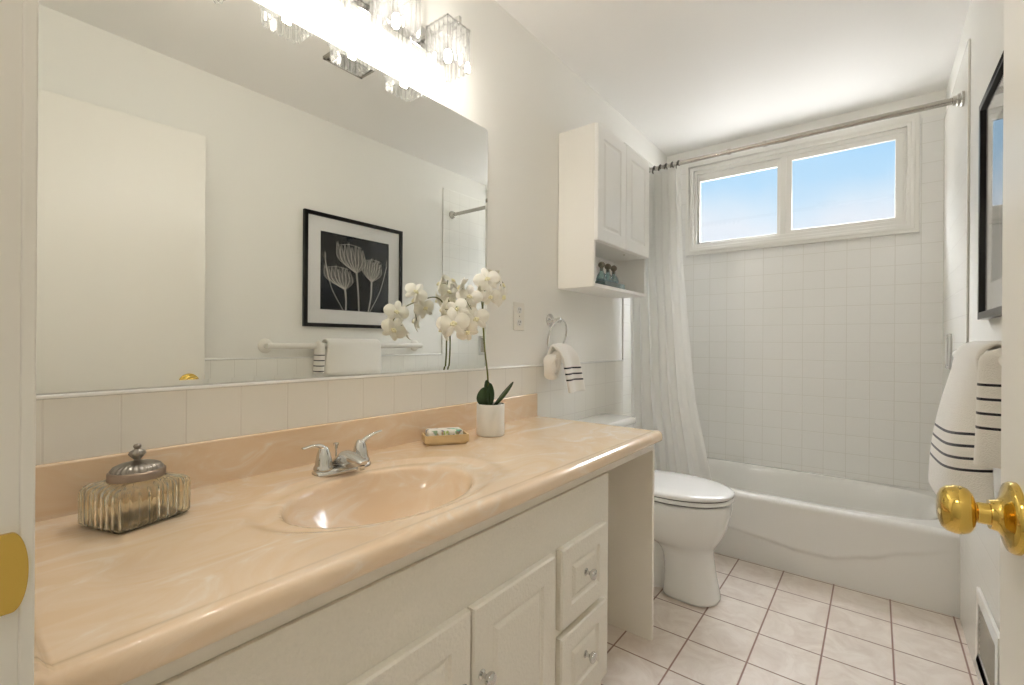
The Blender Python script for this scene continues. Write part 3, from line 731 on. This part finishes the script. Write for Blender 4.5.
bm = NB(); lathe(bm, [(.0, 0), (.012, 0), (.012, .012), (.0, .012)], (.198, TY-.13, .64), (1, 0, 0), 16); box(bm, .206, .214, TY-.135, TY-.065, .634, .646); obj('flush_lever', bm, 'chrome', to, bevel=.002)

# ------------------------------------------------------------------ glass jar
ja = Vector((.210, .206)); 
j1 = Vector((-math.sin(math.radians(17)), math.cos(math.radians(17)))); j2 = Vector((-j1.y, j1.x))
JS1, JS2 = .120, .110
jc = ja+j1*JS1/2+j2*JS2/2
jar = thing('glass_jar', (jc.x, jc.y, CT), 'square ribbed glass jar with domed pewter lid on the near end of the counter', 'jar')
def jring(sc, z, rib, r=.012, n=96, ct=0.):
    out = []
    hx, hy = JS1/2*sc, JS2/2*sc
    for i in range(n):
        a = 2*PI*(i+.5)/n; c, s = math.cos(a), math.sin(a)
        e = 1/max(1e-6, (abs(c)**14+abs(s)**14)**(1/14))
        px, py = hx*c*e, hy*s*e
        if ct: px = px*(1-ct)+c*.036*ct; py = py*(1-ct)+s*.033*ct
        k = 1+rib*.038*math.cos(2*PI*(px if abs(c) < abs(s) else py)/(.0148))
        q = jc+j1*px*k+j2*py*k; out.append((q.x, q.y, CT+z))
    return out
NJ = 240
bm = NB()
ring_loft(bm, [jring(.92, .0025, 0, n=NJ), jring(.97, .0045, .2, n=NJ), jring(1., .009, 1, n=NJ), jring(1., .056, 1, n=NJ), jring(.985, .063, .9, n=NJ), jring(.93, .068, .6, n=NJ), jring(.84, .071, .3, n=NJ), jring(.74, .0735, .1, n=NJ, ct=.4), jring(.6, .078, 0, n=NJ, ct=1)], True, False)
obj('glass_body', bm, 'jar', jar, smooth=True, angle=80, solid=.0035)
bm = NB()
def jov(sx, sy, z, fl=0, n=120):
    out = []
    for i in range(n):
        a = 2*PI*i/n; k = 1+fl*math.cos(26*a); q = jc+j1*math.cos(a)*sx*k+j2*math.sin(a)*sy*k; out.append((q.x, q.y, CT+z))
    return out
ring_loft(bm, [jov(.041, .038, .075), jov(.043, .040, .076), jov(.043, .040, .088), jov(.041, .038, .090)], True, True)
obj('lid_band', bm, mat('copper_pewter', (158, 140, 124), .35, 1., noise_s=60, amt=.15), jar, smooth=True, angle=50)
bm = NB(); ring_loft(bm, [jov(.039, .036, .0901), jov(.038, .035, .093, .03), jov(.034, .031, .0975, .045), jov(.026, .024, .101, .05), jov(.017, .015, .1035, .04), jov(.008, .008, .105), jov(.005, .005, .1065), jov(.0045, .0045, .108)], True, True)
lathe(bm, [(.0, 0), (.0045, 0), (.0065, .0025), (.010, .0065, .06), (.0122, .0105, .10), (.011, .0145, .10), (.006, .018, .05), (.004, .0195), (.005, .021), (.0062, .0235), (.005, .027), (.0, .0285)], (jc.x, jc.y, CT+.1075), (0, 0, 1), 48, True, 8)
obj('lid_dome', bm, 'pewter', jar, smooth=True, angle=70)

# ------------------------------------------------------------------ soap in wooden dish
a0 = Vector((.100, .962)); s1 = Vector((.077, .118)).normalized(); s2 = Vector((-s1.y, s1.x))
def S3(a, b, z): q = a0+s1*a+s2*b; return Vector((q.x, q.y, CT+z))
SL, SD = .138, .072
def obox(bm, a0_, a1_, b0_, b1_, z0, z1, inset=0):
    v = [bm.verts.new(S3(a+(inset if a == a0_ else -inset)*(z == z0), b+(inset if b == b0_ else -inset)*(z == z0), z)) for a in (a0_, a1_) for b in (b0_, b1_) for z in (z0, z1)]
    for f in ((0, 1, 3, 2), (4, 6, 7, 5), (0, 4, 5, 1), (2, 3, 7, 6), (0, 2, 6, 4), (1, 5, 7, 3)): bm.faces.new([v[i] for i in f])
so = thing('soap_dish', S3(SL/2, SD/2, 0), 'small pale wooden tray with slatted base on the counter beside the plant pot', 'soap dish')
bm = NB(); obox(bm, 0, SL, 0, .005, .008, .031); obox(bm, 0, SL, SD-.005, SD, .008, .031); obox(bm, 0, .005, .005, SD-.005, .008, .031); obox(bm, SL-.005, SL, .005, SD-.005, .008, .031); obox(bm, .005, SL-.005, .005, SD-.005, .008, .012)
obj('tray', bm, 'wood', so, bevel=.001)
for b in (.008, SD-.018):
    bm = NB(); obox(bm, .006, SL-.006, b, b+.010, .0005, .0079); obj('runner', bm, 'wood', so, bevel=.001)
m, nt, b = base('printed_soap_wrapper')
g = N(nt, 'ShaderNodeNewGeometry'); n = N(nt, 'ShaderNodeTexVoronoi'); n.inputs['Scale'].default_value = 75; nt.links.new(g.outputs['Position'], n.inputs['Vector'])
n2 = N(nt, 'ShaderNodeTexNoise'); n2.inputs['Scale'].default_value = 38; nt.links.new(g.outputs['Position'], n2.inputs['Vector'])
r = N(nt, 'ShaderNodeMapRange'); r.inputs[1].default_value = .53; r.inputs[2].default_value = .58; nt.links.new(n2.outputs[0], r.inputs[0])
hs = N(nt, 'ShaderNodeMix', data_type='RGBA'); hs.inputs[0].default_value = .62; hs.inputs[7].default_value = lin(120, 140, 90); nt.links.new(n.outputs['Color'], hs.inputs[6])
mx = N(nt, 'ShaderNodeMix', data_type='RGBA'); nt.links.new(r.outputs[0], mx.inputs[0]); mx.inputs[6].default_value = lin(238, 236, 228); nt.links.new(hs.outputs[2], mx.inputs[7]); nt.links.new(mx.outputs[2], b.inputs['Base Color'])
bm = NB(); obox(bm, .010, SL-.016, .008, SD-.008, .0125, .045); tag(obj('wrapped_soap', bm, m, bevel=.007, seg=4), 'white soap bar in printed paper lying in the wooden tray', 'soap')

# ------------------------------------------------------------------ orchid
PX, PY = .132, 1.232
orc = thing('potted_orchid', (PX, PY, CT), 'white moth orchid in a plain white cylindrical pot by the mirror edge', 'plant')
bm = NB(); lathe(bm, [(.0, .001), (.046, .001), (.0485, .004), (.0485, .107), (.047, .109), (.045, .108), (.044, .097), (.0, .097)], (PX, PY, CT), (0, 0, 1), 48); obj('pot', bm, 'pot', orc, smooth=True)
bm = NB(); lathe(bm, [(.0, 0), (.0435, 0), (.042, .003), (.02, .006), (.0, .007)], (PX, PY, CT+.0975), (0, 0, 1), 24); obj('moss', bm, 'moss', orc, smooth=True)
def leaf(bm, p0, d, sd, length, width, bend):
    d = Vector(d).normalized(); side = Vector(sd).normalized(); side = (side-d*side.dot(d)).normalized(); nrm = side.cross(d); rows = []
    for i in range(13):
        t = i/12; wd = width*math.sin(PI*min(1, t*.90+.10))**.65
        c = Vector(p0)+d*length*t+side*bend*t*t*length
        rows.append([c+side*wd*k*.5+nrm*abs(k)*wd*.16 for k in (-1, -.6, 0, .6, 1)])
    grid(bm, rows)
zb = CT+.101
RV = Vector((.75, .66, 0)); VV = Vector((.66, -.75, 0)); UP = Vector((0, 0, 1)); P0 = Vector((PX, PY, zb))
for p0, d, sd_, l, wd, b_ in ((P0-RV*.018+VV*.004, UP-RV*.22, RV+VV*.2, .066, .052, .12), (P0-RV*.004+VV*.012, UP-RV*.02, RV*.8-VV*.5, .082, .034, .05), (P0+RV*.012, UP+RV*.75, RV*.5-UP*.3-VV*.6, .110, .026, .05), (P0-RV*.002-VV*.014, UP-RV*.10, RV-VV*.2, .092, .034, -.05)):
    bm = NB(); leaf(bm, p0, d, sd_, l, wd, b_); obj('leaf', bm, 'leaf', orc, smooth=True, solid=.0022, sub=1)
base_st = [(PX-.006, PY, zb), (PX-.020, PY+.006, 1.00), (PX-.032, PY+.002, 1.10), (PX-.034, PY-.006, 1.22)]
st1 = bez(base_st+[(PX-.030, PY-.020, 1.262), (PX-.020, PY-.050, 1.278), (PX-.006, PY-.100, 1.264), (PX+.006, PY-.160, 1.238), (PX+.014, PY-.205, 1.195), (PX+.014, PY-.216, 1.140)], 8)
bm = NB(); tube(bm, st1, [.0032-.0016*i/len(st1) for i in range(len(st1))], 10); obj('stem', bm, 'stem', orc, smooth=True)
st2 = bez([(x-.009, y+.010, z) for x, y, z in base_st]+[(PX-.038, PY+.006, 1.285), (PX-.026, PY+.010, 1.335), (PX-.006, PY+.036, 1.350), (PX+.002, PY+.072, 1.315)], 8)
bm = NB(); tube(bm, st2, [.0032-.0016*i/len(st2) for i in range(len(st2))], 10); obj('stem', bm, 'stem', orc, smooth=True)
def flower(c, facing, sz, roll=0.):
    f = Vector(facing).normalized(); up = Vector((0, 0, 1)); rt = up.cross(f).normalized(); up = f.cross(rt)
    R = Matrix.Rotation(roll, 3, f); rt = R @ rt; up = R @ up; c = Vector(c)
    bm = NB()
    #  angle, length, width (two broad side petals, three sepals)
    for an, ln, wd, off in ((0.1, .98, .95, .06), (PI-.1, .98, .95, .06), (PI/2, .92, .56, -.02), (-PI/2-.62, .88, .50, -.03), (-PI/2+.62, .88, .50, -.03)):
        dr = rt*math.cos(an)+up*math.sin(an); sd_ = f.cross(dr); rows = []
        for i in range(9):
            t = i/8; ww = wd*sz*.5*(math.sin(PI*min(1, (t*.88+.05)))**.55)*(1 if t < 1 else .35)
            if t == 0: ww = wd*sz*.08
            bend = .10*sz*math.sin(t*PI)-.12*sz*t*t
            ce = c+dr*ln*sz*t+f*(bend+off*sz*.4)
            rows.append([ce+sd_*ww*k-f*(abs(k)**2*ww*.22*(1-t*.3))+f*.02*sz*math.sin(5*k+3*t) for k in (-1, -.6, -.2, .2, .6, 1)])
        grid(bm, rows)
    fl = obj('flower', bm, 'petal', orc, smooth=True, solid=.0008, sub=1)
    bm = NB()
    sphere(bm, c+f*sz*.16, sz*.12, (1, 1, 1), 10); sphere(bm, c+f*sz*.24-up*sz*.12, sz*.10, (1, 1, .8), 10)
    for s in (-1, 1): sphere(bm, c+f*sz*.18+rt*s*sz*.13-up*sz*.05, sz*.08, (1, 1, 1.3), 8)
    lp = obj('lip', bm, M['lip'], fl, smooth=True)
M['lip'] = mat('orchid_lip', (242, 236, 200), .5, noise_s=200, amt=.08)
random.seed(4)
FL = [ # centre, facing, size, roll
 ((.120, 1.222, 1.332), (.8, -.70, .25), .050, .25),
 ((.104, 1.262, 1.345), (-.5, .2, .5), .044, .5),
 ((.132, 1.285, 1.318), (.6, .5, .1), .046, -.3),
 ((.140, 1.280, 1.275), (.8, .2, -.2), .046, .7),
 ((.086, 1.230, 1.300), (-.9, -.35, .1), .046, .3),
 ((.135, 1.222, 1.272), (.7, -.5, -.3), .040, .2),
 ((.138, 1.115, 1.262), (.75, -.7, .15), .046, -.1),
 ((.118, 1.100, 1.290), (-.8, -.5, .3), .046, .6),
 ((.152, 1.130, 1.190), (.75, -.60, -.05), .050, .3),
 ((.118, 1.140, 1.235), (-.9, -.3, .0), .044, -.4),
 ((.160, 1.020, 1.172), (.78, -.72, .0), .054, .15),
 ((.140, 1.055, 1.215), (.5, -.85, .2), .044, .9),
 ((.122, 1.018, 1.215), (-.85, -.5, .15), .046, .2),
 ((.126, 1.010, 1.155), (-.80, -.55, -.2), .048, .5),
 ((.158, 1.085, 1.148), (.6, -.6, -.45), .042, .8),
]
for c, f, s, r_ in FL: flower(c, f, s, r_)
# short flower stalks
for c, f, s, r_ in FL:
    bm = NB(); c = Vector(c); near = min((st1[30:] + st2[28:]), key=lambda p: (p-c).length); tube(bm, [near, (near+c)/2+Vector((0, 0, .004)), c-Vector(f).normalized()*.002], .0011, 6)
    obj('flower_stalk', bm, 'stem', orc, smooth=True)

# ------------------------------------------------------------------ framed picture on right wall
pf = thing('framed_picture', (W, 1.747, 1.197), 'black framed white-matted print of pale translucent tulips on a black ground, on the right wall', 'picture')
py0, py1, pz0, pz1 = 1.392, 2.103, 1.197, 1.882
bm = NB(); frame_rect(bm, 'x', 0, py0, py1, pz0, pz1, .022, W-.001, W-.026); obj('frame', bm, 'black', pf, bevel=.002)
bm = NB(); frame_rect(bm, 'x', 0, py0+.018, py1-.018, pz0+.018, pz1-.018, .088, W-.008, W-.011); obj('mat_board', bm, 'matboard', pf)
m, nt, b = base('dark_photo_print'); g = N(nt, 'ShaderNodeNewGeometry'); n = N(nt, 'ShaderNodeTexNoise'); n.inputs['Scale'].default_value = 5; nt.links.new(g.outputs['Position'], n.inputs['Vector'])
r = N(nt, 'ShaderNodeValToRGB'); nt.links.new(n.outputs[0], r.inputs[0]); r.color_ramp.elements[0].position = .4; r.color_ramp.elements[0].color = lin(7, 8, 10); r.color_ramp.elements[1].position = .7; r.color_ramp.elements[1].color = lin(16, 24, 38); nt.links.new(r.outputs[0], b.inputs['Base Color']); b.inputs['Roughness'].default_value = .6; b.inputs['Specular IOR Level'].default_value = .15
ay0, ay1, az0, az1 = py0+.104, py1-.104, pz0+.104, pz1-.094
bm = NB(); box(bm, W-.0078, W-.0068, ay0, ay1, az0, az1); prn = obj('print', bm, m, pf)
def ghost(name, rgb, op):
    m = bpy.data.materials.new(name); m.use_nodes = True; nt = m.node_tree; nt.nodes.clear()
    t = N(nt, 'ShaderNodeBsdfTransparent'); d = N(nt, 'ShaderNodeBsdfDiffuse'); d.inputs[0].default_value = lin(*rgb)
    x = N(nt, 'ShaderNodeMixShader'); x.inputs[0].default_value = op; nt.links.new(t.outputs[0], x.inputs[1]); nt.links.new(d.outputs[0], x.inputs[2])
    o = N(nt, 'ShaderNodeOutputMaterial'); nt.links.new(x.outputs[0], o.inputs[0]); return m
G1 = ghost('pale_ink_film', (232, 226, 218), .20); G2 = ghost('pale_ink_line', (236, 232, 226), .5)
lay = [0]
def A(a, b_):
    return Vector((W-.0082-lay[0]*.00006, ay0+(ay1-ay0)*a, az0+(az1-az0)*b_))
def poly(bm, pts): 
    lay[0] += 1; bm.faces.new([bm.verts.new(A(*p)) for p in pts])
def ribbon(bm, pts, w0, w1):
    lay[0] += 1; q = bez([(p[0], p[1], 0) for p in pts], 8); rows = []
    for i, p in enumerate(q):
        d = (q[min(i+1, len(q)-1)]-q[max(i-1, 0)]).normalized(); n_ = Vector((-d.y, d.x, 0)); wd = w0+(w1-w0)*i/(len(q)-1)
        rows.append([A(p.x-n_.x*wd, p.y-n_.y*wd), A(p.x+n_.x*wd, p.y+n_.y*wd)])
    grid(bm, rows)
def tulip(cx_, cy_, w_, h_, tilt, base_pt, foot):
    bm = NB(); bl = NB(); bx, by = base_pt
    for k in range(8):
        s = (k-3.5)/3.5; tx = cx_+w_*.5*s*1.05; ty = cy_+h_*(.5+.09*math.cos(k*2.3)-.05*abs(s))
        mx_, my_ = bx+(tx-bx)*.62+s*w_*.16, by+(ty-by)*.45
        q = bez([(bx-.006, by, 0), (mx_-.034, my_, 0), ((mx_+tx)/2-.03, (my_+ty)/2+.02, 0), (tx, ty, 0), ((mx_+tx)/2+.03, (my_+ty)/2+.01, 0), (mx_+.034, my_, 0), (bx+.006, by, 0)], 5); poly(bm, [(p.x, p.y) for p in q[:-1]])
        ribbon(bl, [(bx, by), (mx_-.03, my_), (tx, ty)], .0028, .0022); ribbon(bl, [(bx, by), (mx_+.02, my_*.98), (tx+.012, ty+.012)], .0022, .0018)
    ribbon(bl, [(cx_-w_*.5, cy_+h_*.42), (cx_, cy_+h_*.52), (cx_+w_*.5, cy_+h_*.46)], .0025, .0025)
    ribbon(bl, [base_pt, ((bx*.6+foot[0]*.4)+.01, by*.5), foot], .013, .010)
    return bm, bl
def bud(cx_, cy_, foot):
    bm = NB(); bl = NB(); poly(bm, [(cx_+.02*math.cos(a)*(1 if math.sin(a) < 0 else .7), cy_+.055*math.sin(a)) for a in [2*PI*k/20 for k in range(20)]]); poly(bm, [(cx_+.014*math.cos(a), cy_+.04*math.sin(a)) for a in [2*PI*k/20 for k in range(20)]])
    ribbon(bl, [(cx_, cy_-.05), ((cx_+foot[0])/2+(.03 if cx_ > .5 else -.04), (cy_+foot[1])/2-.05), foot], .005, .005)
    return bm, bl
for a in (tulip(.40, .69, .34, .34, .05, (.50, .50), (.535, .0)), tulip(.22, .42, .32, .26, .10, (.335, .27), (.345, .0)), tulip(.73, .56, .24, .30, .0, (.72, .41), (.67, .0))):
    obj('tulip_film', a[0], G1, prn); obj('tulip_veins', a[1], G2, prn)
for a in (bud(.06, .68, (.31, 0)), bud(.955, .70, (.69, 0))):
    obj('bud_film', a[0], G1, prn); obj('bud_stem', a[1], G2, prn)
bm = NB(); box(bm, W-.0165, W-.0155, py0+.02, py1-.02, pz0+.02, pz1-.02); obj('glazing', bm, 'picglass', pf)

# ------------------------------------------------------------------ grab bar + bath towel on right wall
gb = thing('towel_bar', (W, 1.70, 1.08), 'long white grab bar on the right wall below the framed picture', 'towel bar')
GX = 1.412; GZ = 1.082
bm = NB(); tube(bm, bez([(W-.010, 1.185, GZ), (GX+.012, 1.190, GZ), (GX, 1.215, GZ), (GX, 1.70, GZ), (GX, 2.205, GZ), (GX+.012, 2.230, GZ), (W-.010, 2.235, GZ)], 6), .0165, 16); obj('bar', bm, 'white', gb, smooth=True)
for y in (1.185, 2.235):
    bm = NB(); lathe(bm, [(.0, 0), (.040, 0), (.040, .004), (.034, .010), (.018, .014), (.0, .014)], (W-.0005, y, GZ), (-1, 0, 0), 32); obj('flange', bm, 'white', gb, smooth=True)
bt = thing('bath_towel', (1.36, 1.66, .75), 'thick white bath towel with thin dark stripes folded over the white grab bar', 'towel')
Mb = terry('bath_terry', [(.50, .0085), (.575, .0085), (.65, .0085), (.725, .0085)], 0, 1)
plan = bez([(1.395, 1.475, 0), (1.362, 1.482, 0), (1.335, 1.505, 0), (1.320, 1.56, 0), (1.314, 1.66, 0), (1.312, 1.78, 0), (1.322, 1.845, 0), (1.345, 1.860, 0)], 5)
rows = []; uvs = []
for i, p in enumerate(plan):
    s = i/(len(plan)-1); row = []; u = []
    yt_ = 1.500+.370*s      # where this strand crosses the bar
    for k in range(45):
        t = k/44
        if t < .20:          # behind, wall side
            q = t/.20; x = W-.020-.006*q; y = yt_; z = .86+(GZ-.86+.01)*q
        elif t < .34:
            q = (t-.20)/.14; a = PI*q; x = GX+.038*math.cos(a)-.002; z = GZ+.004+.036*math.sin(a); y = yt_
        else:
            q = (t-.34)/.66; e = 1-(1-q)**2.0
            x = (GX-.040)+(p.x-(GX-.040))*e; y = yt_+(p.y-yt_)*min(1, q*1.6); z = GZ+.006-(GZ-.735+.03*s)*q
            
            if s > .62: z += .012*q*0
        row.append((x, y, z)); u.append((s, (t-.34)/.66 - .05*s))
    rows.append(row); uvs.append(u)
bm = NB(); grid(bm, rows, uvs); obj('draped_body', bm, Mb, bt, smooth=True, solid=.012, sub=1)
Mb2 = terry('bath_terry_fold', [(.32, .011), (.44, .011), (.56, .011), (.68, .011)], 0, 1)
rows = []; uvs = []; nk = 28
for k in range(25):
    t = k/24; z = 1.112-.262*t; row = []; u = []
    w1 = .5+.5*min(1, t*5); top_r = min(1, math.sqrt(max(0, 1-(1-min(1, t*7))**2))+.02)
    for i in range(nk+1):
        a = 2*PI*i/nk; c, s = math.cos(a), math.sin(a)
        row.append((1.408+.040*top_r*abs(c)**.6*(1 if c >= 0 else -1)*(1-.05*t)-.010*t, 1.462+.022*top_r*abs(s)**.7*(1 if s >= 0 else -1)+.004*math.sin(t*6), z)); u.append((i/nk, t))
    rows.append(row); uvs.append(u)
bm = NB(); grid(bm, rows, uvs); bm.faces.new([v for v in bm.verts][:0] or [bm.verts.new(p) for p in rows[-1][:-1]]); obj('folded_end', bm, Mb2, bt, smooth=True, angle=80)

# ------------------------------------------------------------------ register vent on right wall
vg = thing('wall_register', (W, 2.04, .13), 'white wall register with grey louvres low on the right wall tile', 'vent')
vy0, vy1, vz0, vz1 = 1.80, 2.145, .085, .325
bm = NB(); frame_rect(bm, 'x', 0, vy0, vy1, vz0, vz1, .042, W-.0085, W-.019); obj('frame', bm, 'white', vg, bevel=.003)
bm = NB(); box(bm, W-.0098, W-.0086, vy0+.028, vy1-.028, vz0+.028, vz1-.028); obj('backing', bm, 'dark', vg)
for k in range(9):
    z = vz0+.038+k*.0195
    bm = NB(); v = [bm.verts.new(q) for q in ((W-.017, vy0+.026, z), (W-.017, vy1-.026, z), (W-.0105, vy1-.026, z+.012), (W-.0105, vy0+.026, z+.012))]; bm.faces.new(v); obj('louvre', bm, 'nickel', vg, solid=.0015)
# ------------------------------------------------------------------ ceiling exhaust grille (seen in the mirror)
ev = thing('ceiling_vent', (.93, 1.32, H), 'square metal exhaust fan grille on the ceiling, seen in the mirror', 'vent')
ex0, ex1, ey0, ey1 = .74, .882, 1.175, 1.385
bm = NB(); box(bm, ex0, ex1, ey0, ey1, H-.004, H-.0005); obj('backing', bm, 'nickel', ev)
bm = NB(); 
for (x0, x1, y0, y1) in ((ex0, ex1, ey0, ey0+.012), (ex0, ex1, ey1-.012, ey1), (ex0, ex0+.012, ey0, ey1), (ex1-.012, ex1, ey0, ey1)): box(bm, x0, x1, y0, y1, H-.014, H-.004)
obj('frame', bm, 'nickel', ev, bevel=.001)
bm = NB()
for k in range(11): x = ex0+.016+k*.0115; box(bm, x, x+.004, ey0+.01, ey1-.01, H-.012, H-.006)
obj('grille', bm, 'nickel', ev)

# ------------------------------------------------------------------ hallway behind the doorway: fill light added to brighten the room, not a known lamp
L = bpy.data.lights.new('hallway_fill_light', 'AREA'); L.shape = 'DISK'; L.size = .35; L.energy = HALL_FILL; L.color = (1, .95, .88)
lo = bpy.data.objects.new('hallway_fill_light', L); C.objects.link(lo); lo.location = (.95, -.45, H-.03); tag(lo, 'added fill light in the unseen hallway outside the open door', 'fill light')
